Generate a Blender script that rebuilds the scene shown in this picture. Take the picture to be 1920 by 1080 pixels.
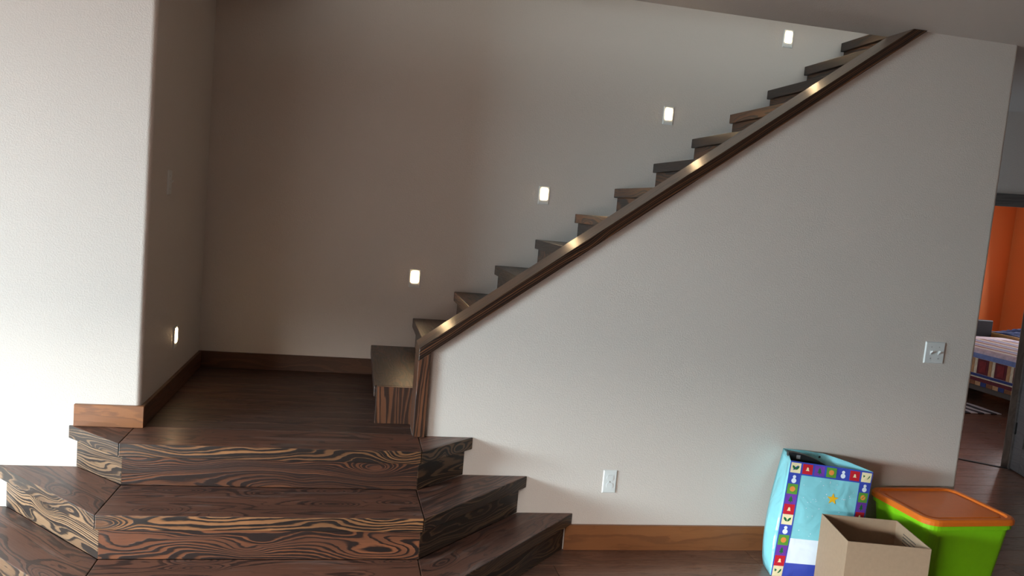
import bpy, bmesh, math, random
from mathutils import Matrix, Vector
random.seed(7)
for o in list(bpy.data.objects): bpy.data.objects.remove(o, do_unlink=True)
scene = bpy.context.scene
COL = scene.collection

# ------------------------------------------------------------------ camera
F_PX = 1496.94
R_ = Vector((0.97849479, -0.18702589, 0.08700146))
U_ = Vector((-0.06704475, 0.11051227, 0.99161083))
D_ = Vector((0.19507163, 0.97611903, -0.09559658))
cam = bpy.data.objects.new('camera', bpy.data.cameras.new('camera'))
COL.objects.link(cam)
cam.data.sensor_width = 36.0
cam.data.lens = 36.0 * F_PX / 1920.0
cam.data.clip_start = 0.05
M = Matrix((R_, U_, -D_)).transposed().to_4x4()
M.translation = Vector((0.86915, -3.63646, 1.62167))
cam.matrix_world = M
scene.camera = cam

# ------------------------------------------------------------------ world, lights, exposure
world = bpy.data.worlds.new('world'); scene.world = world; world.use_nodes = True
wb = world.node_tree.nodes['Background']
wb.inputs['Color'].default_value = (0.72, 0.86, 1.0, 1); wb.inputs['Strength'].default_value = 1.0

def area(name, loc, target, sx, sy, power, color, spread=180):
    l = bpy.data.lights.new(name, 'AREA'); l.shape = 'RECTANGLE'; l.size = sx; l.size_y = sy
    l.energy = power; l.color = color; l.spread = math.radians(spread)
    o = bpy.data.objects.new(name, l); COL.objects.link(o)
    o.location = loc
    d = Vector(target) - Vector(loc)
    o.rotation_euler = d.to_track_quat('-Z', 'Y').to_euler()
    return o
# added daylight lamps at unseen, guessed openings: patio, rear door, loft, bedroom
area('daylight_patio', (-7.2, -4.1, 2.8), (-3.0, -3.1, 1.6), 5.0, 3.0, 6500, (0.70, 0.91, 1.0))
area('added_daylight_rear', (-4.4, -8.3, 2.45), (-3.5, -5.0, 2.2), 4.5, 1.1, 4400, (1.0, 0.96, 0.91))  # added sky strip, placed to brighten only the lower part of the walls
area('daylight_loft', (4.3, -3.0, 4.55), (4.0, 0.0, 3.9), 2.4, 1.2, 30, (0.93, 1.0, 0.93))
area('daylight_bedroom', (10.3, 4.95, 1.5), (8.0, 4.0, 1.2), 1.4, 1.2, 62, (0.95, 0.97, 1.0))

vs = scene.view_settings
vs.view_transform = 'Standard'; vs.look = 'None'; vs.gamma = 1.0; vs.use_curve_mapping = False
vs.exposure = 0.1
scene.cycles.max_bounces = 10; scene.cycles.diffuse_bounces = 6
scene.cycles.use_denoising = True
scene.cycles.sample_clamp_indirect = 6.0

# ------------------------------------------------------------------ dimensions
RISE, RUN = 0.182, 0.2434
W = 1.291            # back wall
X0 = 1.0026          # nosing of first tread of the flight
ZC = 2.6857          # ceiling of the lower room
YB = 0.183           # inner face of the knee wall
XN = 1.1856          # left side of the end post
XE = 4.124           # right end of the stair wall
TH = 0.057           # tread thickness
NOSE = 0.025
SL = RISE / RUN
RB, RW = 0.904, 0.058
RL = 3 * RISE        # landing level

# ------------------------------------------------------------------ materials
def srgb(r, g, b):
    f = lambda c: (c/255/12.92) if c/255 <= 0.04045 else ((c/255+0.055)/1.055)**2.4
    return (f(r), f(g), f(b), 1)

class NT:
    def __init__(self, name):
        self.m = bpy.data.materials.new(name); self.m.use_nodes = True
        self.t = self.m.node_tree; self.b = self.t.nodes['Principled BSDF']
    def n(self, typ, **kw):
        nd = self.t.nodes.new(typ)
        for k, v in kw.items(): setattr(nd, k, v)
        return nd
    def l(self, a, b): self.t.links.new(a, b)
    def math(self, op, a, b=None, c=None):
        nd = self.n('ShaderNodeMath', operation=op)
        for i, x in enumerate((a, b, c)):
            if x is None: continue
            if isinstance(x, (int, float)): nd.inputs[i].default_value = x
            else: self.l(x, nd.inputs[i])
        return nd.outputs[0]
    def vmath(self, op, a, b):
        nd = self.n('ShaderNodeVectorMath', operation=op)
        for i, x in enumerate((a, b)):
            if isinstance(x, tuple): nd.inputs[i].default_value = x
            else: self.l(x, nd.inputs[i])
        return nd.outputs[0]
    def ramp(self, fac, stops, interp='LINEAR'):
        nd = self.n('ShaderNodeValToRGB'); cr = nd.color_ramp; cr.interpolation = interp
        while len(cr.elements) < len(stops): cr.elements.new(0.5)
        for e, (p, c) in zip(cr.elements, stops): e.position = p; e.color = c
        self.l(fac, nd.inputs[0]); return nd.outputs[0]
    def noise(self, vec, scale, detail=2.0, rough=0.5, dist=0.0):
        nd = self.n('ShaderNodeTexNoise'); nd.inputs['Scale'].default_value = scale
        nd.inputs['Detail'].default_value = detail; nd.inputs['Roughness'].default_value = rough
        nd.inputs['Distortion'].default_value = dist
        self.l(vec, nd.inputs['Vector']); return nd.outputs[0]
    def mix(self, fac, a, b, blend='MIX'):
        nd = self.n('ShaderNodeMix', data_type='RGBA', blend_type=blend)
        if isinstance(fac, (int, float)): nd.inputs[0].default_value = fac
        else: self.l(fac, nd.inputs[0])
        for i, x in ((6, a), (7, b)):
            if isinstance(x, tuple): nd.inputs[i].default_value = x
            else: self.l(x, nd.inputs[i])
        return nd.outputs[2]
    def bump(self, h, strength, dist):
        nd = self.n('ShaderNodeBump'); nd.inputs['Strength'].default_value = strength
        nd.inputs['Distance'].default_value = dist; self.l(h, nd.inputs['Height'])
        self.l(nd.outputs[0], self.b.inputs['Normal'])

def plain(name, col, rough=0.5, metal=0.0, emit=None, estr=0.0, var=0.06, nscale=30.0):
    t = NT(name); tc = t.n('ShaderNodeTexCoord')
    n = t.noise(tc.outputs['Object'], nscale, 3)
    lo = tuple(c*(1-var) for c in col[:3])+(1,); hi = tuple(min(1, c*(1+var)) for c in col[:3])+(1,)
    t.l(t.ramp(n, [(0.3, lo), (0.7, hi)]), t.b.inputs['Base Color'])
    t.b.inputs['Roughness'].default_value = rough; t.b.inputs['Metallic'].default_value = metal
    if emit:
        t.b.inputs['Emission Color'].default_value = emit; t.b.inputs['Emission Strength'].default_value = estr
    return t.m

def paint(name, col, bump=0.22):
    t = NT(name); tc = t.n('ShaderNodeTexCoord'); P = tc.outputs['Object']
    big = t.noise(P, 1.3, 2)
    t.l(t.mix(big, tuple(c*0.97 for c in col[:3])+(1,), tuple(min(1, c*1.03) for c in col[:3])+(1,)), t.b.inputs['Base Color'])
    t.b.inputs['Roughness'].default_value = 0.6
    h = t.ramp(t.noise(P, 150, 2, 0.5), [(0.42, (0, 0, 0, 1)), (0.66, (1, 1, 1, 1))])
    t.bump(h, bump, 0.0025)
    return t.m

def wood(name, light, mid, dark, rings=11.0, lines=34.0, stretch=(1.7, 8.0, 8.0), knots=5.0, rough=0.36, fill=(0.25, 0.95), tint=None, blot=0.5, bump=0.25, coat=0.0, vary=0.25, contrast=1.0, scuff=0.0):
    """Fir with growth rings: long lines across the board bent by noise into loops, tighter around knots.
    Every ring has its own width of dark late wood.  The grain runs along the board's own X axis."""
    t = NT(name); tc = t.n('ShaderNodeTexCoord'); oi = t.n('ShaderNodeObjectInfo')
    sc = t.n('ShaderNodeVectorMath', operation='SCALE'); sc.inputs[0].default_value = (13.7, 29.3, 41.1)
    t.l(oi.outputs['Random'], sc.inputs['Scale'])
    O = tc.outputs['Object']
    sx = t.n('ShaderNodeSeparateXYZ'); t.l(O, sx.inputs[0])
    P = t.vmath('ADD', t.vmath('MULTIPLY', O, stretch), sc.outputs[0])
    n1 = t.noise(P, 1.0, 1.3, 0.5, 0.3)
    Pk = t.vmath('ADD', t.vmath('MULTIPLY', O, (2.6, 7.0, 7.0)), sc.outputs[0])
    vo = t.n('ShaderNodeTexVoronoi'); vo.inputs['Scale'].default_value = 1.0
    t.l(Pk, vo.inputs['Vector'])
    d2 = t.math('MULTIPLY', vo.outputs['Distance'], vo.outputs['Distance'])
    k = t.math('POWER', 2.718, t.math('MULTIPLY', d2, -20.0))
    wob = t.noise(P, 3.5, 3, 0.6)
    lin = t.math('ADD', t.math('MULTIPLY', sx.outputs[2], lines), t.math('MULTIPLY', sx.outputs[1], lines*0.5))
    v = t.math('ADD', lin, t.math('MULTIPLY', n1, rings))
    v = t.math('ADD', v, t.math('MULTIPLY', k, knots))
    v = t.math('ADD', v, t.math('MULTIPLY', wob, 1.3))
    fr = t.math('FRACT', v); cell = t.math('FLOOR', v)
    wn = t.n('ShaderNodeTexWhiteNoise', noise_dimensions='2D')
    cb_ = t.n('ShaderNodeCombineXYZ'); t.l(cell, cb_.inputs[0]); t.l(oi.outputs['Random'], cb_.inputs[1]); t.l(cb_.outputs[0], wn.inputs['Vector'])
    rnd = wn.outputs[0]
    fn = t.noise(t.vmath('MULTIPLY', O, (9.0, 260.0, 260.0)), 1.0, 2, 0.6)
    th_ = t.math('ADD', t.math('MULTIPLY', rnd, fill[1]-fill[0]), fill[0])
    edge = t.math('ADD', t.math('SUBTRACT', fr, th_), t.math('MULTIPLY', t.math('SUBTRACT', fn, 0.5), 0.16))
    m1 = t.n('ShaderNodeMapRange', interpolation_type='SMOOTHSTEP'); m1.inputs[1].default_value = -0.16; m1.inputs[2].default_value = 0.10
    t.l(edge, m1.inputs[0])
    m2 = t.n('ShaderNodeMapRange', interpolation_type='SMOOTHSTEP'); m2.inputs[1].default_value = 0.90; m2.inputs[2].default_value = 1.0
    t.l(fr, m2.inputs[0])
    late = t.math('MULTIPLY', t.math('SUBTRACT', m1.outputs[0], t.math('MULTIPLY', m1.outputs[0], m2.outputs[0])), contrast)
    early = t.mix(t.math('ADD', t.math('MULTIPLY', t.math('FRACT', t.math('MULTIPLY', rnd, 7.3)), 0.75), t.math('MULTIPLY', t.math('SUBTRACT', fn, 0.5), 0.6)), light, mid)
    colr = t.mix(late, early, dark)
    bl = t.math('ADD', t.noise(P, 0.8, 3, 0.5), t.math('MULTIPLY', t.math('SUBTRACT', oi.outputs['Random'], 0.5), vary))
    colr = t.mix(t.ramp(bl, [(0.36, (0, 0, 0, 1)), (0.70, (blot, blot, blot, 1))]), colr, tint or dark)
    kc = t.ramp(k, [(0.84, (0, 0, 0, 1)), (0.93, (0.75, 0.75, 0.75, 1))])
    colr = t.mix(kc, colr, mid)
    if scuff:   # dusty rubbed streaks
        sm = t.noise(t.vmath('MULTIPLY', P, (1.6, 2.4, 2.4)), 1.0, 4, 0.62)
        colr = t.mix(t.ramp(sm, [(0.56, (0, 0, 0, 1)), (0.74, (scuff, scuff, scuff, 1))]), colr, srgb(134, 120, 114))
    t.l(colr, t.b.inputs['Base Color'])
    t.l(t.math('ADD', t.math('MULTIPLY', fn, 0.2), rough - 0.1), t.b.inputs['Roughness'])
    t.b.inputs['Coat Weight'].default_value = coat
    t.b.inputs['Coat Roughness'].default_value = 0.22
    t.bump(t.math('ADD', late, t.math('MULTIPLY', fn, 0.6)), bump, 0.0012)
    return t.m

K = srgb(27, 21, 19)
M_char = wood('charred_fir', srgb(156, 108, 68), srgb(104, 69, 46), K, rings=15, lines=56, fill=(0.0, 0.62), tint=srgb(36, 27, 23), blot=0.8)
M_wing = wood('cool_lit_wing_fir', srgb(140, 110, 82), srgb(100, 74, 54), srgb(36, 29, 26), rings=19, lines=72, fill=(0.05, 0.7), tint=srgb(60, 47, 39), blot=0.75)  # step fir greyed: the cool light on the wings is put into the colour
M_riser = wood('brushed_fir', srgb(128, 77, 49), srgb(88, 53, 38), srgb(29, 21, 19), rings=19, lines=70, fill=(0.05, 0.72), tint=srgb(44, 29, 24), blot=0.75)
M_top = wood('reflection_washed_tread', srgb(114, 75, 59), srgb(93, 61, 49), srgb(56, 38, 33), lines=36, rough=0.42, tint=srgb(60, 41, 36), bump=0.2, coat=0.08, scuff=0.55)  # same stain as the fronts, glossy reflection washed into the colour, plus scuffs
M_dark = wood('dark_landing_wood', srgb(86, 58, 46), srgb(68, 45, 37), srgb(48, 33, 28), lines=36, rough=0.52, tint=srgb(50, 34, 28), bump=0.12, scuff=0.2)
M_flight = wood('dark_stair_wood', srgb(104, 66, 38), srgb(64, 42, 30), srgb(34, 25, 21), lines=50, rough=0.40, tint=srgb(34, 26, 23), blot=0.9, bump=0.15, coat=0.08, vary=0.8)
M_rail_top = wood('rail_top_wood', srgb(104, 76, 56), srgb(82, 58, 44), srgb(58, 42, 34), lines=60, rough=0.33, tint=srgb(70, 50, 40), bump=0.1, coat=0.3)
M_rail = wood('rail_side_wood', srgb(136, 90, 58), srgb(92, 58, 40), srgb(25, 19, 17), rings=6.5, lines=120.0, stretch=(0.9, 9.0, 9.0), knots=3.0, fill=(0.0, 0.5), tint=srgb(34, 24, 20))
M_endpanel = wood('end_panel_wood', srgb(112, 70, 46), srgb(86, 54, 38), srgb(44, 30, 24), rings=8, lines=95.0, stretch=(0.9, 9.0, 9.0), knots=2.0, fill=(0.2, 0.8), tint=srgb(60, 39, 30))
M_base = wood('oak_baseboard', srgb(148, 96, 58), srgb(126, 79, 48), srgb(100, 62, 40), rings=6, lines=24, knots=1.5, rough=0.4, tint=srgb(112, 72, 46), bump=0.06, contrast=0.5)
M_base_shade = wood('shaded_baseboard', srgb(104, 70, 48), srgb(86, 57, 40), srgb(64, 43, 32), rings=6, lines=24, knots=1.5, rough=0.45, tint=srgb(72, 49, 37), bump=0.06, contrast=0.6)  # baseboard wood again, alcove shade put into a darker colour
M_plank = wood('floor_plank', srgb(140, 104, 86), srgb(118, 85, 70), srgb(92, 66, 56), rings=6, lines=26, knots=1.0, rough=0.30, tint=srgb(106, 78, 66), bump=0.06, coat=0.15, vary=0.6, contrast=0.6)
M_bounce_wall = wood('brown_bounce_wall', srgb(120, 84, 58), srgb(100, 68, 46), srgb(84, 56, 38), rough=0.5, tint=srgb(98, 66, 46), bump=0.05)  # for unseen walls, brown chosen to cut and warm the bounce light
M_paint = paint('wall_paint', (0.665, 0.605, 0.55, 1))
M_ceil = paint('ceiling_paint', (0.60, 0.565, 0.53, 1), 0.25)
M_hall = paint('hall_paint', (0.60, 0.56, 0.51, 1), 0.2)
M_orange = paint('orange_paint', srgb(214, 118, 56), 0.15)
M_white = plain('white_plastic', (0.74, 0.76, 0.75, 1), 0.3, var=0.01)
M_slot = plain('dark_slot', (0.03, 0.03, 0.03, 1), 0.6)
M_lamp = plain('led_lens', (0.9, 0.9, 0.88, 1), 0.4, emit=(1.0, 0.68, 0.36, 1), estr=52.0, var=0.0)
M_steel = plain('screw_steel', (0.55, 0.55, 0.55, 1), 0.35, 1.0)
M_grey_wood = wood('grey_stained_wood', srgb(104, 100, 96), srgb(86, 83, 82), srgb(64, 62, 61), rough=0.45, tint=srgb(84, 81, 80), bump=0.08, contrast=0.6)
M_jamb = wood('brown_grey_jamb', srgb(112, 96, 84), srgb(92, 78, 68), srgb(74, 62, 55), rough=0.45, tint=srgb(92, 78, 68), bump=0.08, contrast=0.6)

# ------------------------------------------------------------------ mesh helpers
def link(name, me, parent=None):
    o = bpy.data.objects.new(name, me); COL.objects.link(o)
    if parent is not None:
        o.parent = parent
        o.matrix_parent_inverse = parent.matrix_world.inverted()
    return o
def tag(o, label=None, cat=None, group=None, kind=None):
    if label: o['label'] = label
    if cat: o['category'] = cat
    if group: o['group'] = group
    if kind: o['kind'] = kind
    return o
def thing(name, loc, label, cat, group=None, rz=0.0):
    o = bpy.data.objects.new(name, None); COL.objects.link(o)
    o.location = loc; o.rotation_euler = (0, 0, rz); o.empty_display_size = 0.1
    o.matrix_world = Matrix.Translation(Vector(loc)) @ Matrix.Rotation(rz, 4, 'Z')
    return tag(o, label, cat, group)
def fin(bm, name, mats, parent=None, mat4=None, smooth=False):
    bmesh.ops.recalc_face_normals(bm, faces=bm.faces)
    me = bpy.data.meshes.new(name); bm.to_mesh(me); bm.free()
    for m in (mats if isinstance(mats, (list, tuple)) else [mats]): me.materials.append(m)
    if smooth:
        for p in me.polygons: p.use_smooth = True
    o = bpy.data.objects.new(name, me); COL.objects.link(o)
    mw = mat4 or Matrix.Identity(4)
    if parent is not None:
        o.parent = parent
        o.matrix_local = parent.matrix_world.inverted() @ mw
    else:
        o.matrix_world = mw
    return o
def bevel(bm, w, seg=1, edges=None):
    if w > 0:
        bmesh.ops.bevel(bm, geom=list(edges if edges is not None else bm.edges), offset=w, segments=seg, affect='EDGES', profile=0.5)
def prism_pts(bm, pts, ext):
    """closed polygon pts (3-D) extruded along ext"""
    a = [bm.verts.new(p) for p in pts]; b = [bm.verts.new(Vector(p) + Vector(ext)) for p in pts]
    n = len(pts)
    bm.faces.new(a); bm.faces.new(b[::-1])
    for i in range(n): bm.faces.new((a[i], a[(i+1) % n], b[(i+1) % n], b[i]))
def basis(xdir, zdir=(0, 0, 1)):
    x = Vector(xdir).normalized(); z = Vector(zdir); z = (z - x*z.dot(x)).normalized(); y = z.cross(x)
    return Matrix((x, y, z)).transposed()
def board(name, pts, ext, xdir, mats, parent, bev=0.002, zdir=(0, 0, 1), topmat=None, seg=1):
    """a solid board given in world coordinates, stored in a frame whose X follows the grain"""
    B = basis(xdir, zdir)
    c = sum((Vector(p) for p in pts), Vector())/len(pts) + Vector(ext)*0.5
    Bi = B.transposed()
    bm = bmesh.new()
    prism_pts(bm, [Bi @ (Vector(p)-c) for p in pts], Bi @ Vector(ext))
    bevel(bm, bev, seg)
    if topmat is not None:
        bmesh.ops.recalc_face_normals(bm, faces=bm.faces)
        for f in bm.faces:
            if (B @ f.normal).z > 0.6: f.material_index = topmat
    mw = B.to_4x4(); mw.translation = c
    return fin(bm, name, mats, parent, mw)
def box(name, lo, hi, mat, parent=None, bev=0.0, seg=1, xdir=(1, 0, 0)):
    x0, y0, z0 = lo; x1, y1, z1 = hi
    return board(name, [(x0, y0, z0), (x1, y0, z0), (x1, y1, z0), (x0, y1, z0)], (0, 0, z1-z0), xdir, mat, parent, bev, seg=seg)
def add_box(bm, lo, hi):
    x0, y0, z0 = lo; x1, y1, z1 = hi
    prism_pts(bm, [(x0, y0, z0), (x1, y0, z0), (x1, y1, z0), (x0, y1, z0)], (0, 0, z1-z0))
def multi(name, boxes, mat, parent=None):
    bm = bmesh.new()
    for lo, hi in boxes: add_box(bm, lo, hi)
    return fin(bm, name, mat, parent)
def struct(o, label=None):
    o['kind'] = 'structure'
    if label: o['label'] = label
    return o

# ------------------------------------------------------------------ the setting
# subfloor under the planks, whole storey
struct(multi('floor', [((-5.1, -6.2, -0.12), (6.8, 0.3, -0.016)), ((XE, 0.3, -0.12), (10.2, 6.4, -0.016))], M_plank), 'brown wood plank floor of the room and hall')
floor = bpy.data.objects['floor']
def lay_planks(x0, x1, y0, y1, pw=0.178, clip=None):
    gap = 0.0012; j = 0; y = y1
    while y - 0.02 > y0:
        ya = max(y - pw, y0); x = x0 - random.uniform(0, 1.1)
        while x < x1:
            L = random.choice((1.22, 1.22, 0.9, 1.5)); a, b = max(x, x0), min(x+L, x1)
            if b - a > 0.05:
                dz = random.uniform(-0.0004, 0.0004)
                board('floor_plank', [(a+gap, ya+gap, -0.016), (b-gap, ya+gap, -0.016), (b-gap, y-gap, -0.016), (a+gap, y-gap, -0.016)], (0, 0, 0.016+dz), (1, 0, 0), M_plank, floor, 0.0012)
            x += L
        y = ya; j += 1
lay_planks(-1.6, 6.6, -1.42, 0.0)
lay_planks(XE, 6.6, 0.0, 1.95)
lay_planks(6.6, 8.6, 0.9, 1.95)
lay_planks(5.0, 9.6, 1.95, 4.8)

# left wall block: front face y = 0, alcove face x = 0, rounded drywall corner, up to the loft
def wall_left():
    bm = bmesh.new(); r = 0.022; pts = [(-5.1, 0)]
    for k in range(7):
        a = math.radians(-90 + 15*k); pts.append((-r + r*math.cos(a), r + r*math.sin(a)))
    pts += [(0, W), (-0.16, W), (-0.16, 0.16), (-5.1, 0.16)]
    prism_pts(bm, [(x, y, 0) for x, y in pts], (0, 0, 3.05))
    o = fin(bm, 'wall_left', M_paint)
    return struct(o, 'bright off-white textured wall left of the steps with rounded corner')
wall_left()
# wall under the flight: sloped top, rounded end towards the hall
def wall_stair():
    bm = bmesh.new(); e = 0.0
    xt = XN + (ZC-RB)/SL
    pts = [(XN+0.03, 0), (XE, 0), (XE, ZC), (xt, ZC), (XN+0.03, RB+0.03*SL)]
    prism_pts(bm, [(x, 0, z) for x, z in pts], (0, 0.172, 0))
    ed = [e for e in bm.edges if all(abs(v.co.x-XE) < 1e-6 and abs(v.co.y) < 1e-6 for v in e.verts)]
    bevel(bm, 0.02, 4, ed)
    return struct(fin(bm, 'wall_right', M_paint), 'off-white wall with sloped top under the stair rail')
wall_stair()
struct(box('wall_back', (-0.16, W, 0), (XE, W+0.14, 5.4), M_paint), 'beige stairwell back wall with the step lights')
struct(box('wall_stair_end', (XE-0.12, 0.172, 0), (XE, W, ZC), M_paint), 'end of the stair enclosure facing the hall')
# ceiling slab with the stairwell opening
XO = 0.95
struct(multi('ceiling', [((-5.1, -6.2, ZC), (6.8, 0.0, 3.05)), ((0.0, 0.0, ZC), (6.8, YB, 3.05)), ((-0.16, YB, 2.97), (XO, W, 3.05)), ((XE, YB, ZC), (10.2, 6.4, 3.05))], M_ceil), 'grey-beige textured ceiling of the lower room')
# rest of the lower room shell (behind the camera and to the sides)
struct(multi('wall_window', [((-5.24, -6.2, 0), (-5.1, -4.4, ZC)), ((-5.24, -1.9, 0), (-5.1, 0.16, ZC)), ((-5.24, -4.4, 2.0), (-5.1, -1.9, ZC))], M_paint), 'unseen side wall with a guessed patio door opening')
struct(multi('wall_rear', [((-5.24, -6.34, 0), (-4.8, -6.2, ZC)), ((-4.8, -6.34, 1.75), (-2.0, -6.2, ZC)), ((-2.0, -6.34, 0), (6.94, -6.2, ZC))], M_bounce_wall), 'wall behind the viewer')
struct(box('wall_far_right', (6.8, -6.2, 0), (6.94, 0.55, ZC), M_bounce_wall), 'right-hand wall of the hall')
# frame of the guessed patio door, its unseen opening shaped for the light
wf = multi('window_1', [((-5.2, -4.4, 0), (-5.14, -4.33, 2.0)), ((-5.2, -1.97, 0), (-5.14, -1.9, 2.0)), ((-5.2, -3.185, 0), (-5.14, -3.115, 2.0)), ((-5.2, -4.33, 0), (-5.14, -1.97, 0.06)), ((-5.2, -4.33, 1.94), (-5.14, -1.97, 2.0))], M_white)
struct(wf, 'white frame of the guessed, unseen patio door')
wf2 = multi('added_window_2', [((-4.8, -6.3, 0), (-4.74, -6.24, 1.75)), ((-2.06, -6.3, 0), (-2.0, -6.24, 1.75)), ((-3.43, -6.3, 0), (-3.37, -6.24, 1.75)), ((-4.74, -6.3, 0), (-2.06, -6.24, 0.06)), ((-4.74, -6.3, 1.69), (-2.06, -6.24, 1.75))], M_white)  # rear opening added, its low head keeps the light on the lower wall
struct(wf2, 'white frame of an added, unseen opening behind the viewer that shapes the light')
# loft shell
struct(multi('wall_loft', [((-0.3, -2.8, 3.05), (-0.16, W+0.14, 5.4)), ((-0.3, -2.94, 3.05), (3.1, -2.8, 5.4)), ((5.5, -2.94, 3.05), (6.66, -2.8, 5.4)), ((3.1, -2.94, 3.05), (5.5, -2.8, 3.95)), ((3.1, -2.94, 5.15), (5.5, -2.8, 5.4)),
    ((6.66, -2.94, 3.05), (6.8, W+0.14, 5.4)),
    ((XE, W, 3.05), (6.8, W+0.14, 5.4))], M_paint), 'walls of the upper storey')
struct(box('ceiling_loft', (-0.3, -2.94, 5.4), (6.8, W+0.14, 5.55), M_ceil), 'ceiling of the upper storey')

# ------------------------------------------------------------------ lower steps and landing
TIER = {3: dict(d=0.2417, xr=1.2130, wr=1.4724, xl=-0.0200, wl=-0.2846),
        2: dict(d=0.5402, xr=1.2130, wr=1.7506, xl=-0.0150, wl=-0.5560),
        1: dict(d=0.8368, xr=1.2080, wr=1.9950, xl=0.0000, wl=-0.8560)}
steps = thing('corner_steps', (0.6, -0.3, 0), 'three dark stained flared wooden steps with a landing at the bottom of the stairs', 'steps')
def riser_line(k):
    t = TIER[k]; n = NOSE
    return dict(d=t['d']-n, xr=t['xr']-0.010, wr=t['wr']-n*1.42, xl=t['xl']+0.010, wl=t['wl']+n*1.42)
g = 0.0012
for k in (1, 2, 3):
    t = TIER[k]; z = k*RISE; zt = z-TH
    if k < 3:
        n = riser_line(k+1); yb = -n['d']
        bl, br = (n['xl'], yb), (n['xr'], yb); wl, wr = (n['wl'], 0.0), (n['wr'], 0.0)
        tuck = 0.02
    else:
        bl, br = (t['xl'], 0.012), (t['xr'], 0.012); wl = wr = None
    fl, fr = (t['xl'], -t['d']), (t['xr'], -t['d'])
    P3 = lambda p, z: (p[0], p[1], z)
    # front board
    pts = [(fl[0]+g, fl[1]), (fr[0]-g, fr[1]), (br[0]-g, br[1]), (bl[0]+g, bl[1])]
    board('tread', [P3(p, zt) for p in pts], (0, 0, TH), (1, 0, 0), [M_char, M_top], steps, 0.003, topmat=1, seg=2)
    # mitred wing boards
    lp = [(t['wl'], -0.0005), (fl[0]-g, fl[1]), (bl[0]-g, min(bl[1], -0.0005))] + ([(wl[0], -0.0005)] if wl else [])
    rp = [(fr[0]+g, fr[1]), (t['wr'], -0.0005)] + ([(wr[0], -0.0005)] if wr else []) + [(br[0]+g, min(br[1], -0.0005))]
    board('wing_tread', [P3(p, zt) for p in lp], (0, 0, TH), (fl[0]-t['wl'], fl[1], 0), [M_wing, M_top], steps, 0.003, topmat=1, seg=2)
    board('wing_tread', [P3(p, zt) for p in rp], (0, 0, TH), (t['wr']-fr[0], -fr[1], 0), [M_wing, M_top], steps, 0.003, topmat=1, seg=2)
    # risers
    r = riser_line(k); th = 0.02; zb = (k-1)*RISE + 0.0005
    rl, rr = (r['xl'], -r['d']), (r['xr'], -r['d'])
    def rb(a, b, nm):
        dx, dy = b[0]-a[0], b[1]-a[1]; L = math.hypot(dx, dy); nx, ny = -dy/L*th, dx/L*th
        pts = [(a[0], a[1], zb), (b[0], b[1], zb), (b[0]+nx, b[1]+ny, zb), (a[0]+nx, a[1]+ny, zb)]
        if nm == 'wing_riser':   # stop at the wall face
            pts = [(p[0], min(p[1], -0.0005), p[2]) for p in pts]
        board(nm, pts, (0, 0, zt-zb-0.0005), (dx, dy, 0), M_riser if nm == 'riser' else M_wing, steps, 0.0012)
    rb(rl, rr, 'riser')
    rb((r['wl'], -0.0005), (rl[0]-0.001, rl[1]), 'wing_riser')
    rb((rr[0]+0.001, rr[1]), (r['wr'], -0.0005), 'wing_riser')
# landing boards behind the front board
ys = [0.0135, 0.123, 0.245, 0.36, 0.45, 0.539, 0.655, 0.771, 0.90, 1.03, 1.16, W-0.001]
for a, b in zip(ys[:-1], ys[1:]):
    xa = -0.0 + 0.0008; xb = X0 + 0.24 if a > 0.17 else XN - 0.001
    board('landing_board', [(xa, a+0.0008, RL-0.03), (xb, a+0.0008, RL-0.03), (xb, b-0.0008, RL-0.03), (xa, b-0.0008, RL-0.03)], (0, 0, 0.03), (1, 0, 0), M_dark, steps, 0.0012)
# solid core under the boards so no light leaks through the joints
bm = bmesh.new()
for k in (1, 2, 3):
    r = riser_line(k); e = 0.0225
    prism_pts(bm, [(r['wl']+e*1.6, -0.001, (k-1)*RISE+0.001), (r['xl']+0.01, -r['d']+e, (k-1)*RISE+0.001), (r['xr']-0.01, -r['d']+e, (k-1)*RISE+0.001), (r['wr']-e*1.6, -0.001, (k-1)*RISE+0.001)], (0, 0, RISE-TH-0.002))
add_box(bm, (0.02, 0.003, 0.0), (1.15, W-0.002, RL-0.032))
fin(bm, 'core', M_dark, steps)

# ------------------------------------------------------------------ straight flight
flight = thing('staircase', (X0, 0.7, RL), 'straight flight of dark wooden treads rising to the upper floor', 'stairs')
yA, yB = YB+0.003, W-0.001
NT_ = 14
for i in range(1, NT_+1):
    x = X0 + (i-1)*RUN; z = RL + i*RISE
    xs = x
    dep = RUN + NOSE + 0.012
    ya_ = yA + 0.024 if i == 1 else yA
    board('tread', [(xs, ya_, z-TH), (xs+dep, ya_, z-TH), (xs+dep, yB, z-TH), (xs, yB, z-TH)], (0, 0, TH), (0, 1, 0), M_flight, flight, 0.003, seg=2)
    zb = z-RISE+0.0005
    board('riser', [(xs+NOSE, ya_, zb), (xs+NOSE+0.012, ya_, zb), (xs+NOSE+0.012, yB, zb), (xs+NOSE, yB, zb)], (0, 0, RISE-TH-0.001), (0, 1, 0), M_flight, flight, 0.001)
# vertical-grain end panel closing the first step beside the post
board('end_panel', [(X0+0.012, YB, RL+0.0005), (XN+0.002, YB, RL+0.0005), (XN+0.002, YB+0.024, RL+0.0005), (X0+0.012, YB+0.024, RL+0.0005)], (0, 0, RISE-0.0005), (0, 0, 1), M_endpanel, flight, 0.0015, zdir=(0, -1, 0))
# upper floor at the head of the flight
struct(box('floor_upper', (X0+NT_*RUN, YB, 2.96), (6.66, W, RL+14*RISE), M_plank), 'floor of the upper storey at the head of the stairs')

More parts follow.
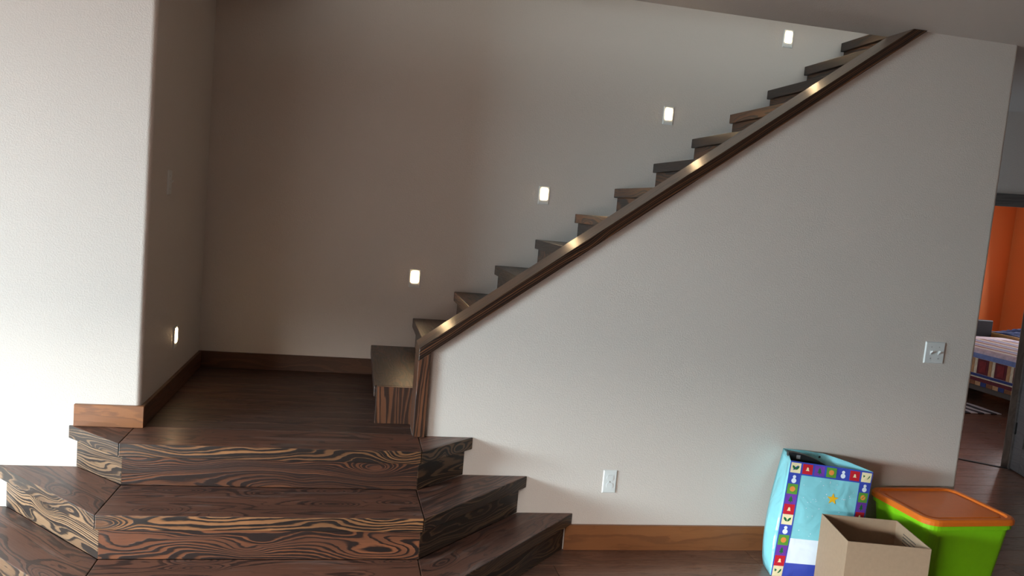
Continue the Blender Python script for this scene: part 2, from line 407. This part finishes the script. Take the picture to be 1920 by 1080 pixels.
# ------------------------------------------------------------------ rail cap and end post
rail = thing('stair_rail', (XN, 0.085, RL), 'dark grained wooden rail cap running up the sloped wall with end post', 'handrail')
yf, ybk = -0.026, YB
xb, xt = XN + (ZC-RB)/SL, XN + (ZC-RB-RW)/SL
ca = 1/math.hypot(1, SL)
board('rail_cap', [(XN, yf, RB), (xb, yf, ZC-0.0005), (xt, yf, ZC-0.0005), (XN, yf, RB+RW)], (0, ybk-yf, 0), (ca, 0, SL*ca), [M_rail, M_rail_top], rail, 0.003, zdir=(0, 0, 1), topmat=1, seg=2)
board('end_post', [(XN, yf, RL+0.0005), (XN+0.055, yf, RL+0.0005), (XN+0.055, yf, RB+0.055*SL-0.001), (XN, yf, RB-0.001)], (0, -yf-0.0005, 0), (0, 0, 1), M_endpanel, rail, 0.002, zdir=(0, -1, 0))
board('post_return', [(XN, 0.0, RL+0.0005), (XN+0.029, 0.0, RL+0.0005), (XN+0.029, 0.0, RB+0.029*SL-0.001), (XN, 0.0, RB-0.001)], (0, ybk-0.001, 0), (0, 0, 1), M_endpanel, rail, 0.0, zdir=(0, -1, 0))

# ------------------------------------------------------------------ baseboards
bd = 0.0177
bbl = 0.096
struct(box('baseboard_left', (-0.262, -bd, RL+0.0005), (bd, -0.0005, RL+bbl), M_base, None, 0.0015), 'short honey-brown baseboard on the bright left wall')
struct(box('baseboard_alcove', (0.0005, 0.0005, RL+0.0005), (bd, W-bd-0.0005, RL+bbl), M_base_shade, None, 0.0015, xdir=(0, 1, 0)), 'baseboard coloured darker for the shade along the side wall of the landing')
struct(box('baseboard_back', (0.0005, W-bd, RL+0.0005), (X0+NOSE-0.001, W-0.0005, RL+bbl), M_base_shade, None, 0.0015), 'baseboard coloured darker for the shade along the back wall of the landing')
struct(box('baseboard_right', (1.962, -bd, 0.0005), (XE, -0.0005, 0.127), M_base, None, 0.0015), 'honey-brown baseboard along the wall under the stairs')

# ------------------------------------------------------------------ electrical plates
def plate_mesh(w, h, d, bev):
    bm = bmesh.new()
    a = [(-w/2, -h/2), (w/2, -h/2), (w/2, h/2), (-w/2, h/2)]
    va = [bm.verts.new((x, 0, z)) for x, z in a]
    vb = [bm.verts.new((x-math.copysign(bev, x), -d, z-math.copysign(bev, z))) for x, z in a]
    vm = [bm.verts.new((x, -d*0.35, z)) for x, z in a]
    for i in range(4):
        j = (i+1) % 4
        bm.faces.new((va[i], va[j], vm[j], vm[i])); bm.faces.new((vm[i], vm[j], vb[j], vb[i]))
    bm.faces.new(vb); bm.faces.new(va[::-1])
    return bm
def disc(bm, cx, cz, y0, y1, r, n=16, flat=None):
    ring = []
    for k in range(n):
        a = 2*math.pi*k/n; x, z = r*math.cos(a), r*math.sin(a)
        if flat: z = max(-flat, min(flat, z))
        ring.append((cx+x, y0, cz+z))
    prism_pts(bm, ring, (0, y1-y0, 0))
def local(bm, name, mat, parent, smooth=False):
    return fin(bm, name, mat, parent, parent.matrix_world.copy(), smooth)
def bxl(name, lo, hi, mat, parent, bev=0.0):
    bm = bmesh.new(); add_box(bm, lo, hi); bevel(bm, bev)
    return local(bm, name, mat, parent)
def outlet(loc, rz, label):
    t = thing('wall_outlet', loc, label, 'outlet', rz=rz)
    local(plate_mesh(0.07, 0.1145, 0.006, 0.004), 'cover_plate', M_white, t)
    for s in (1, -1):
        bm = bmesh.new(); disc(bm, 0, s*0.0195, -0.006, -0.0085, 0.0172, 20, 0.0142)
        o = local(bm, 'socket', M_white, t)
        bm = bmesh.new()
        add_box(bm, (-0.0075, -0.0088, s*0.0195-0.001), (-0.0053, -0.0084, s*0.0195+0.0085))
        add_box(bm, (0.0053, -0.0088, s*0.0195), (0.0075, -0.0084, s*0.0195+0.0075))
        disc(bm, 0, s*0.0195-0.0075, -0.0084, -0.0088, 0.0027, 10)
        fin(bm, 'slots', M_slot, o, t.matrix_world.copy())
    bm = bmesh.new(); disc(bm, 0, 0, -0.006, -0.0075, 0.003, 10); local(bm, 'screw', M_steel, t)
    return t
def toggle_switch(loc, rz, label, gangs):
    t = thing('light_switch', loc, label, 'switch', rz=rz)
    w = 0.07 + 0.046*(gangs-1)
    local(plate_mesh(w, 0.1145, 0.0065, 0.0045), 'cover_plate', M_white, t)
    for k in range(gangs):
        cx = (k-(gangs-1)/2)*0.046
        bxl('collar', (cx-0.0052, -0.0085, -0.012), (cx+0.0052, -0.0064, 0.012), M_white, t, 0.0006)
        bm = bmesh.new()
        prism_pts(bm, [(cx-0.0042, -0.0085, -0.006), (cx-0.0042, -0.0085, 0.006), (cx-0.0042, -0.020, 0.0135), (cx-0.0042, -0.0225, 0.0085)], (0.0084, 0, 0))
        bevel(bm, 0.0008); local(bm, 'toggle', M_white, t)
        for s in (1, -1):
            bm = bmesh.new(); disc(bm, cx, s*0.030, -0.0065, -0.0078, 0.0028, 10); local(bm, 'screw', M_steel, t)
    return t
def step_light(loc, rz, label):
    t = thing('step_light', loc, label, 'light', 'recessed step lights of the stairwell', rz)
    local(plate_mesh(0.07, 0.1145, 0.006, 0.004), 'cover_plate', M_white, t)
    bm = bmesh.new(); add_box(bm, (-0.0215, -0.0085, -0.026), (0.0215, -0.006, 0.044))
    bevel(bm, 0.007, 3, [e for e in bm.edges if abs(e.verts[0].co.y-e.verts[1].co.y) > 1e-4])
    local(bm, 'lens', M_lamp, t)
    bxl('lower_grille', (-0.0215, -0.0072, -0.046), (0.0215, -0.006, -0.031), M_white, t, 0.0004)
    return t
outlet((2.167, 0, 0.346), 0, 'white duplex outlet low on the wall above the baseboard')
toggle_switch((3.875, 0, 1.078), 0, 'white double toggle switch near the right end of the wall', 2)
toggle_switch((0, 0.335, 1.615), math.pi/2, 'switch plate on the shaded side wall above the landing', 1)
LL = ['lit step light lowest on the back wall, by the first treads', 'lit step light second from the landing on the back wall', 'lit step light third from the landing on the back wall', 'lit step light highest on the back wall, under the ceiling edge']
for i in range(4): step_light((1.2386+i*0.7666, W, 1.1583+i*0.5782), 0, LL[i])
step_light((0, 0.62, 0.838), math.pi/2, 'lit step light seen edge-on on the shaded side wall of the landing')

# ------------------------------------------------------------------ plastic tote
M_lid = plain('orange_plastic', srgb(222, 112, 30), 0.38, var=0.03)
M_tub = plain('lime_plastic', srgb(132, 206, 22), 0.36, var=0.03)
def rr_ring(hx, hy, r, z, n=6):
    pts = []
    for cx, cy, a0 in ((hx-r, hy-r, 0), (-hx+r, hy-r, 90), (-hx+r, -hy+r, 180), (hx-r, -hy+r, 270)):
        for k in range(n+1):
            a = math.radians(a0 + 90*k/n); pts.append((cx+r*math.cos(a), cy+r*math.sin(a), z))
    return pts
def loft(rings, cap0=True, cap1=True):
    bm = bmesh.new(); vr = [[bm.verts.new(p) for p in rg] for rg in rings]; n = len(vr[0])
    for a, b in zip(vr[:-1], vr[1:]):
        for i in range(n): bm.faces.new((a[i], a[(i+1) % n], b[(i+1) % n], b[i]))
    if cap0: bm.faces.new(vr[0][::-1])
    if cap1: bm.faces.new(vr[-1])
    return bm
tote = thing('storage_tote', (3.800, -0.282, 0.0005), 'lime green plastic storage tote with an orange lid', 'storage bin', rz=math.radians(2.5))
HX, HY, HT = 0.262, 0.226, 0.37
bm = loft([rr_ring(HX-0.062, HY-0.058, 0.05, 0.0), rr_ring(HX-0.058, HY-0.054, 0.05, 0.006), rr_ring(HX-0.022, HY-0.02, 0.06, HT-0.055), rr_ring(HX-0.012, HY-0.010, 0.062, HT-0.052), rr_ring(HX-0.012, HY-0.010, 0.062, HT-0.03)])
local(bm, 'tub', M_tub, tote)
bm = loft([rr_ring(HX-0.004, HY-0.004, 0.07, HT-0.030), rr_ring(HX, HY, 0.072, HT-0.028), rr_ring(HX, HY, 0.072, HT-0.010), rr_ring(HX-0.006, HY-0.006, 0.068, HT-0.002), rr_ring(HX-0.014, HY-0.014, 0.062, HT),
           rr_ring(HX-0.028, HY-0.028, 0.055, HT-0.001), rr_ring(HX-0.034, HY-0.034, 0.05, HT-0.010), rr_ring(HX-0.050, HY-0.050, 0.045, HT-0.011), rr_ring(HX-0.056, HY-0.056, 0.04, HT-0.006)])
local(bm, 'lid', M_lid, tote)

# ------------------------------------------------------------------ cardboard box
M_card = plain('cardboard', srgb(160, 133, 108), 0.75, var=0.04, nscale=60)
M_ink = plain('box_print', srgb(70, 62, 56), 0.8)
BC = [Vector(p) for p in ((3.094, -0.368, 0), (3.024, -0.678, 0), (3.373, -0.756, 0), (3.439, -0.441, 0))]
cb = thing('cardboard_box', (sum(p.x for p in BC)/4, sum(p.y for p in BC)/4, 0.0005), 'open plain cardboard box in front of the gift bag', 'box')
cen = sum(BC, Vector())/4
HB = 0.34
for i, nm in enumerate(('side_panel', 'front_panel', 'side_panel', 'back_panel')):
    a, b = BC[i], BC[(i+1) % 4]; d = (b-a).normalized(); n = Vector((-d.y, d.x, 0))
    if n.dot(cen-a) < 0: n = -n
    o_ = n*0.0045
    a2, b2 = a + d*(0.0 if i % 2 else 0.0046), b - d*(0.0 if i % 2 else 0.0046)
    pts = [a2, b2, b2+o_, a2+o_]
    board(nm, [(p.x, p.y, 0.001) for p in pts], (0, 0, HB-0.001), (d.x, d.y, 0), M_card, cb, 0.0006)
board('bottom_panel', [(p.x + (cen.x-p.x)*0.03, p.y + (cen.y-p.y)*0.03, 0.001) for p in BC], (0, 0, 0.005), (1, 0, 0), M_card, cb, 0.0)
a, b = BC[3], BC[2]; d = (b-a).normalized(); n = Vector((d.y, -d.x, 0))
if n.dot(cen-a) < 0: n = -n
for k in range(4):
    z = HB-0.035-0.014*k; p0 = a + d*0.08 + n*0.0048; p1 = a + d*(0.20+0.02*(k % 2)) + n*0.0048
    board('printed_line', [(p0.x, p0.y, z), (p1.x, p1.y, z), (p1.x+n.x*0.0003, p1.y+n.y*0.0003, z), (p0.x+n.x*0.0003, p0.y+n.y*0.0003, z)], (0, 0, 0.004), (d.x, d.y, 0), M_ink, cb, 0.0)

# ------------------------------------------------------------------ gift bag
def glossy(name, col, rough=0.22):
    m = plain(name, col, rough, var=0.02); nt = m.node_tree
    tc = nt.nodes.new('ShaderNodeTexCoord'); nz = nt.nodes.new('ShaderNodeTexNoise'); nz.inputs['Scale'].default_value = 9.0; nz.inputs['Detail'].default_value = 1.5; nz.inputs['Distortion'].default_value = 1.2
    bp = nt.nodes.new('ShaderNodeBump'); bp.inputs['Strength'].default_value = 0.5; bp.inputs['Distance'].default_value = 0.02
    nt.links.new(tc.outputs['Object'], nz.inputs['Vector']); nt.links.new(nz.outputs[0], bp.inputs['Height']); nt.links.new(bp.outputs[0], nt.nodes['Principled BSDF'].inputs['Normal'])
    return m
M_bag = glossy('bag_light_blue', srgb(134, 204, 214)); M_band = glossy('bag_border_blue', srgb(62, 78, 176)); M_cream = glossy('bag_cream', srgb(236, 222, 178))
M_red = glossy('bag_red', srgb(196, 40, 52)); M_purple = glossy('bag_purple', srgb(112, 60, 160)); M_green = glossy('bag_green', srgb(92, 150, 58)); M_dkgreen = glossy('bag_dark_green', srgb(40, 104, 60))
M_orn = glossy('bag_orange', srgb(226, 140, 70)); M_snow = glossy('bag_white', srgb(228, 236, 246)); M_star = glossy('bag_yellow', srgb(240, 184, 40)); M_stitch = glossy('bag_stitch', srgb(120, 140, 220))
V = Vector
FLb, FRb, BRb, BLb = V((2.918, -0.288, 0.001)), V((3.315, -0.345, 0.001)), V((3.335, -0.200, 0.001)), V((2.945, -0.165, 0.001))
FLt, FRt, BLt = V((3.022, -0.172, 0.530)), V((3.420, -0.255, 0.508)), V((3.076, -0.006, 0.541))
def front_pt(u, v, off=0.0):
    p = FLb.lerp(FRb, u).lerp(FLt.lerp(FRt, u), v)
    n = V((-0.17, -0.93, 0.30)).normalized()
    bul = 0.030*math.sin(math.pi*min(1, max(0, u)))*math.sin(math.pi*min(1, max(0, v))**0.8) + 0.004*math.sin(9*u+3)*math.sin(7*v)*math.sin(math.pi*min(1, max(0, u)))
    return p + n*(bul + off)
bag = thing('gift_bag', (3.1, -0.22, 0.0), 'light blue glossy Christmas gift bag with a patterned border leaning on the wall', 'bag')
def sheet(name, fn, nu, nv, mat, th=0.0012):
    bm = bmesh.new(); vv = [[bm.verts.new(fn(i/nu, j/nv)) for i in range(nu+1)] for j in range(nv+1)]
    for j in range(nv):
        for i in range(nu): bm.faces.new((vv[j][i], vv[j][i+1], vv[j+1][i+1], vv[j+1][i]))
    o = fin(bm, name, mat, bag, None, True)
    md = o.modifiers.new('thickness', 'SOLIDIFY'); md.thickness = th; md.offset = 0
    return o
sheet('front_panel', lambda u, v: front_pt(u, v), 14, 16, M_bag)
TOPB = [BLt, V((3.185, -0.018, 0.536)), V((3.285, -0.045, 0.530)), V((3.348, -0.140, 0.524)), V((3.418, -0.252, 0.510))]
BOTB = [BLb, V((3.02, -0.135, 0.001)), V((3.13, -0.155, 0.001)), V((3.25, -0.18, 0.001)), BRb]
def poly(P, u):
    f = min(u, 0.9999)*(len(P)-1); i = int(f); return P[i].lerp(P[i+1], f-i)
sheet('back_panel', lambda u, v: poly(BOTB, u).lerp(poly(TOPB, u), v), 16, 12, M_bag)
def gus(u, v):   # left gusset with a soft inward crease
    p = FLb.lerp(BLb, u).lerp(FLt.lerp(BLt, u), v); c = (1-abs(2*u-1))
    return p + V((-0.030*math.sin(math.pi*min(1, v*1.15))*(1-v) + 0.010*v, 0, 0))*c + V((-0.028*math.sin(math.pi*v**0.75)*min(1, 2*u), 0, 0))
sheet('side_gusset', gus, 6, 16, M_bag)
def gusr(u, v):
    p = FRb.lerp(BRb, u).lerp(FRt.lerp(TOPB[-1], u), v); c = (1-abs(2*u-1))
    return p - V((0.03, 0, 0))*c*(1-v)
sheet('side_gusset', gusr, 4, 10, M_bag)
sheet('bag_bottom', lambda u, v: FLb.lerp(FRb, u).lerp(BLb.lerp(BRb, u), v) + V((0, 0, 0.001)), 3, 3, M_bag)
# printed design: thin film pieces that follow the front panel
def film(name, polys, mat, off, parent=None):
    bm = bmesh.new()
    for pl in polys:
        vs_ = [bm.verts.new(front_pt(u, v, off+0.0014)) for u, v in pl]; bm.faces.new(vs_)
    return fin(bm, name, mat, parent or bag, None)
def grid(u0, u1, v0, v1, nu, nv):
    q = []
    for i in range(nu):
        for j in range(nv):
            a, b = u0+(u1-u0)*i/nu, u0+(u1-u0)*(i+1)/nu; c, d = v0+(v1-v0)*j/nv, v0+(v1-v0)*(j+1)/nv
            q.append([(a, c), (b, c), (b, d), (a, d)])
    return q
BWu, BWv = 0.145, 0.115
film('border_band', grid(0.0, BWu, 0.0, 1.0, 3, 16) + grid(1-BWu, 1.0, 0.0, 1.0, 3, 16) + grid(BWu, 1-BWu, 1-BWv, 1.0, 12, 2) + grid(BWu, 1-BWu, 0.0, BWv, 12, 2), M_band, 0.0014)
ASP = 0.42/0.55
def shape(pts, cu, cv, s): return [(cu+x*s/0.41, cv+y*s/0.55) for x, y in pts]
circ = lambda n=12: [(math.cos(2*math.pi*k/n), math.sin(2*math.pi*k/n)) for k in range(n)]
star5 = [((1 if k % 2 == 0 else 0.42)*math.sin(math.pi*k/5), (1 if k % 2 == 0 else 0.42)*math.cos(math.pi*k/5)) for k in range(10)]
tree = [(-0.7, -0.6), (-0.15, -0.6), (-0.15, -1), (0.15, -1), (0.15, -0.6), (0.7, -0.6), (0.3, 0), (0.5, 0), (0, 1), (-0.5, 0), (-0.3, 0)]
bell = [(-0.8, -0.7), (0.8, -0.7), (0.5, -0.2), (0.4, 0.6), (0, 0.95), (-0.4, 0.6), (-0.5, -0.2)]
leaf = [(0, -0.6), (0.5, -0.5), (1, 0.1), (1.05, 0.7), (0.5, 0.5), (0.1, 0.0)]
def motif(kind, cu, cv):
    o1, o2, o3 = 0.0020, 0.0025, 0.0030
    sq = [(-1, -1), (1, -1), (1, 1), (-1, 1)]
    base = {'holly': M_cream, 'bell': M_red, 'tree': M_purple, 'ball': M_green}.get(kind)
    if base: film('print_square', [shape(sq, cu, cv, 0.0245)], base, o1)
    if kind == 'holly':
        film('print_leaf', [shape(leaf, cu, cv, 0.016), shape([(-x, y) for x, y in leaf][::-1], cu, cv, 0.016)], M_dkgreen, o2)
    elif kind == 'bell': film('print_bell', [shape(bell, cu, cv, 0.011)], M_cream, o2)
    elif kind == 'tree': film('print_tree', [shape(tree, cu, cv, 0.017)], M_dkgreen, o2)
    elif kind == 'ball': film('print_ornament', [shape(circ(), cu, cv, 0.013)], M_orn, o2)
    elif kind == 'snowman':
        film('print_snowman', [shape(circ(), cu, cv-0.016, 0.012)], M_snow, o2); film('print_snowman', [shape(circ(), cu, cv+0.018, 0.008)], M_snow, o3)
cu = BWu/2
for k, m in enumerate(['holly', 'bell', 'tree', 'ball', 'snowman', 'bell', 'holly']): motif(m, cu + (1-BWu)*k/6.0, 1-BWv/2)
col = ['snowman', 'ball', 'tree', 'bell', 'holly', 'snowman', 'ball', 'tree', 'bell', 'holly']
for k, m in enumerate(col):
    motif(m, cu, 0.845-0.0895*k); motif(m, 1-cu, 0.845-0.0895*k)
film('snowy_ground', grid(BWu, 1-BWu, BWv, 0.33, 10, 5), M_snow, 0.0010)
film('print_star', [shape(star5, 0.56, 0.71, 0.030)], M_star, 0.0016)
dots = []
for k in range(46):
    dots.append(shape(circ(8), random.uniform(BWu+0.03, 1-BWu-0.03), random.uniform(0.36, 0.86), random.uniform(0.0014, 0.0026)))
tag(film('snow_dots', dots, M_snow, 0.0013), kind='stuff')
# handle holes in the rim of the back panel
M_black = plain('black_card', (0.012, 0.012, 0.014, 1), 0.4)
for uu in (0.12, 0.45):
    p = poly(BOTB, uu).lerp(poly(TOPB, uu), 0.965) + V((0, -0.0015, 0)); bm = bmesh.new(); disc(bm, p.x, p.z, p.y, p.y-0.0012, 0.006, 12)
    fin(bm, 'handle_hole', M_slot, bag)
# dark flat carton inside the bag
blk = thing('black_carton', (3.16, -0.15, 0.0), 'black flat carton standing inside the gift bag', 'carton')
p0, p1 = V((3.045, -0.118, 0.10)), V((3.285, -0.170, 0.10)); n = V((0.05, 0.028, 0)) * 0.9
arc = [(0, 0)] + [(k/8, 0.450 - 0.085*(k/8)**2) for k in range(9)] + [(1, 0)]
bm = bmesh.new()
prism_pts(bm, [p0.lerp(p1, u) + V((0.02*h, 0.05*h, h)) for u, h in arc], (0.006, 0.028, 0)); bevel(bm, 0.001)
fin(bm, 'carton_body', M_black, blk)
q = lambda u, h: p0.lerp(p1, u) + V((0.02*h, 0.05*h, h)) + V((-0.0002, -0.001, 0))
bm = bmesh.new(); prism_pts(bm, [q(0.16, 0.418), q(0.24, 0.418), q(0.24, 0.438), q(0.16, 0.438)], (0, -0.0003, 0)); fin(bm, 'carton_label', plain('grey_label', srgb(120, 120, 122), 0.6), blk)

# ------------------------------------------------------------------ hall, door and bedroom
uD = V((0.76, -0.65, 0)).normalized(); nD = V((0.65, 0.76, 0)).normalized()   # along the angled wall / into the bedroom
RJ = V((5.845, 1.447, 0)); DW, DH = 0.86, 1.985
LJ = RJ - uD*DW
def wallseg(bm, a, b, z0, z1, th=0.115):
    prism_pts(bm, [(a.x, a.y, z0), (b.x, b.y, z0), (b.x+nD.x*th, b.y+nD.y*th, z0), (a.x+nD.x*th, a.y+nD.y*th, z0)], (0, 0, z1-z0))
bm = bmesh.new()
wallseg(bm, LJ - uD*1.2, LJ - uD*0.02, 0, ZC); wallseg(bm, RJ + uD*0.02, RJ + uD*1.25, 0, ZC); wallseg(bm, LJ - uD*0.02, RJ + uD*0.02, DH+0.02, ZC)
struct(fin(bm, 'wall_door', M_hall), 'angled hall wall around the bedroom door')
fr = thing('door_frame', (LJ.x, LJ.y, 0), 'grey stained door frame of the bedroom doorway', 'door frame')
def dboard(name, a, b, z0, z1, f0, f1, mat, parent, xd=None):
    pts = [a + nD*f0, b + nD*f0, b + nD*f1, a + nD*f1]
    board(name, [(p.x, p.y, z0) for p in pts], (0, 0, z1-z0), xd or (0, 0, 1), mat, parent, 0.001, zdir=tuple(-nD))
dboard('head_casing', LJ - uD*0.09, RJ + uD*0.09, DH-0.005, DH+0.09, -0.018, -0.0005, M_grey_wood, fr, tuple(uD))
dboard('side_casing', LJ - uD*0.09, LJ - uD*0.004, 0.0005, DH-0.006, -0.018, -0.0005, M_grey_wood, fr)
dboard('side_casing', RJ + uD*0.004, RJ + uD*0.09, 0.0005, DH-0.006, -0.018, -0.0005, M_grey_wood, fr)
dboard('jamb', LJ - uD*0.019, LJ, 0.0005, DH, 0.0, 0.115, M_jamb, fr); dboard('jamb', RJ, RJ + uD*0.019, 0.0005, DH, 0.0, 0.115, M_jamb, fr)
dboard('head_jamb', LJ, RJ, DH, DH+0.019, 0.0, 0.115, M_jamb, fr, tuple(uD))
dboard('door_stop', RJ - uD*0.042, RJ - uD*0.0005, 0.0005, DH-0.001, 0.045, 0.08, M_jamb, fr)
dboard('threshold', LJ, RJ - uD*0.001, 0.0005, 0.006, -0.004, 0.02, M_slot, fr, tuple(uD))
# door leaf swung into the hall
dl = V((-0.30, -0.954, 0)).normalized(); dn = V((dl.y, -dl.x, 0))
HG = RJ + V((0.0, -0.022, 0))
door = struct(thing('door_1', (HG.x, HG.y, 0), 'open grey stained bedroom door at the right edge', 'door', rz=math.atan2(dl.y, dl.x)))
bxl('stile', (0.0, 0.0, 0.012), (0.125, 0.04, DH-0.01), M_grey_wood, door, 0.0015)
bxl('stile', (0.70, 0.0, 0.012), (0.82, 0.04, DH-0.01), M_grey_wood, door, 0.0015)
for z0, z1 in ((0.012, 0.20), (0.95, 1.08), (DH-0.13, DH-0.01)): bxl('rail', (0.126, 0.0, z0), (0.699, 0.04, z1), M_grey_wood, door, 0.0015)
M_panel = plain('pale_door_panel', srgb(186, 196, 180), 0.5)
for z0, z1 in ((0.201, 0.949), (1.081, DH-0.131)): bxl('panel', (0.1265, 0.012, z0), (0.6985, 0.028, z1), M_panel, door, 0.001)
M_hinge = plain('bronze_hinge', srgb(40, 44, 42), 0.4, 0.8)
for z in (0.28, 1.05, 1.72): bxl('hinge', (-0.018, -0.006, z), (0.012, 0.0, z+0.09), M_hinge, door, 0.001)

# bedroom shell
struct(multi('wall_bedroom', [((4.2, 6.26, 0), (10.2, 6.4, ZC)), ((10.06, 0.6, 0), (10.2, 4.2, ZC)), ((10.06, 5.7, 0), (10.2, 6.26, ZC)), ((10.06, 4.2, 0), (10.2, 5.7, 0.85)), ((10.06, 4.2, 2.15), (10.2, 5.7, ZC)), ((6.9, 0.55, 0), (10.06, 0.69, ZC))], M_orange), 'orange bedroom walls seen through the door')

# bed
M_bedwood = plain('dark_bed_frame', srgb(70, 58, 48), 0.5)
M_q = {n: plain('quilt_'+n, c, 0.85, var=0.18, nscale=22) for n, c in dict(red=srgb(120, 34, 36), tan=srgb(176, 132, 92), navy=srgb(44, 56, 108), pale=srgb(196, 176, 184), blue=srgb(110, 124, 168), brown=srgb(120, 74, 44), maroon=srgb(92, 26, 34), cream=srgb(206, 188, 160)).items()}
bed = thing('bed', (7.4, 3.6, 0), 'bed with a red, tan and navy patchwork quilt in the bedroom', 'bed')
bx0, bx1, by0, by1 = 7.36, 8.75, 2.62, 4.75
box('frame', (bx0+0.03, by0+0.03, 0.17), (bx1-0.03, by1, 0.26), M_bedwood, bed, 0.004)
for x in (bx0+0.06, bx1-0.12):
    for y in (by0+0.35, by1-0.5): box('leg', (x, y, 0.0005), (x+0.06, y+0.06, 0.17), M_bedwood, bed, 0.003)
def quilt():
    bm = bmesh.new(); add_box(bm, (bx0, by0, 0.23), (bx1, by1, 0.605)); bevel(bm, 0.04, 3)
    return fin(bm, 'quilt', M_q['pale'], bed, None, False)
ql = quilt()
def patch(y0, y1, z0, z1, m, lift=0.004):
    box('quilt_patch', (bx0-lift, y0, z0), (bx0+0.001, y1, z1), M_q[m], ql, 0.0015)
patch(by0+0.05, by1-0.05, 0.515, 0.565, 'blue'); patch(by0+0.05, by1-0.05, 0.325, 0.352, 'navy'); patch(by0+0.05, by1-0.05, 0.312, 0.324, 'cream'); patch(by0+0.05, by1-0.05, 0.275, 0.311, 'maroon')
y = by0+0.08; seq = ['red', 'cream', 'brown', 'tan']; k = 0
while y < by1-0.2:
    patch(y, y+0.15, 0.355, 0.512, 'maroon'); patch(y+0.03, y+0.12, 0.375, 0.495, 'red', 0.007)
    patch(y+0.152, y+0.19, 0.355, 0.512, 'cream'); patch(y+0.192, y+0.235, 0.355, 0.512, 'tan')
    patch(y, y+0.075, 0.232, 0.274, 'navy'); patch(y+0.077, y+0.15, 0.232, 0.274, 'tan'); patch(y+0.152, y+0.235, 0.232, 0.274, 'brown')
    y += 0.237
x = bx0+0.05; k = 0
while x < bx1-0.1:
    box('quilt_stripe', (x, by0+0.05, 0.602), (x+0.05, by1-0.3, 0.609), M_q[('pale', 'cream', 'red', 'pale', 'blue')[k % 5]], ql, 0.002); x += 0.06; k += 1
# rug
M_rug = NT('striped_rug'); tc = M_rug.n('ShaderNodeTexCoord'); wv = M_rug.n('ShaderNodeTexWave'); wv.inputs['Scale'].default_value = 2.2; wv.inputs['Distortion'].default_value = 4.0
M_rug.l(tc.outputs['Object'], wv.inputs['Vector']); M_rug.l(M_rug.ramp(wv.outputs[1], [(0.45, srgb(60, 60, 66)), (0.55, srgb(206, 204, 206))]), M_rug.b.inputs['Base Color']); M_rug.b.inputs['Roughness'].default_value = 0.95
rug = box('rug', (6.6, 3.2, 0.001), (7.40, 4.7, 0.012), M_rug.m, None, 0.003)
tag(rug, 'grey and white striped rug on the bedroom floor partly under the bed', 'rug')
# night stand with things on it
M_pine = plain('pale_pine', srgb(190, 150, 96), 0.5)
ns = thing('nightstand', (9.1, 4.75, 0), 'pale wooden nightstand beyond the bed', 'nightstand')
box('top', (8.80, 4.55, 0.60), (9.42, 5.15, 0.63), M_pine, ns, 0.003)
box('body', (8.83, 4.58, 0.12), (9.39, 5.12, 0.599), M_pine, ns, 0.003)
for x in (8.84, 9.34):
    for yy in (4.59, 5.07): box('leg', (x, yy, 0.0005), (x+0.04, yy+0.04, 0.119), M_pine, ns, 0.002)
M_blue = plain('blue_cloth', srgb(36, 56, 104), 0.9, var=0.25)
bm = bmesh.new(); NX, NY = 14, 12
vv = [[bm.verts.new((8.83+0.55*i/NX, 4.58+0.5*j/NY, 0.632+0.075*max(0, math.sin(math.pi*i/NX))*max(0, math.sin(math.pi*j/NY))*(0.7+0.5*math.sin(i*1.3+j)) )) for i in range(NX+1)] for j in range(NY+1)]
for j in range(NY):
    for i in range(NX): bm.faces.new((vv[j][i], vv[j][i+1], vv[j+1][i+1], vv[j+1][i]))
cl = fin(bm, 'folded_cloth', M_blue, None, None, True); md = cl.modifiers.new('thickness', 'SOLIDIFY'); md.thickness = 0.004; md.offset = 1
tag(cl, 'crumpled navy blue cloth on the nightstand', 'cloth')
hb = box('headboard', (7.5, 4.98, 0.0005), (8.78, 5.04, 0.78), plain('slate_headboard', srgb(52, 54, 62), 0.6), None, 0.01)
tag(hb, 'dark slate headboard standing behind the bed', 'headboard')
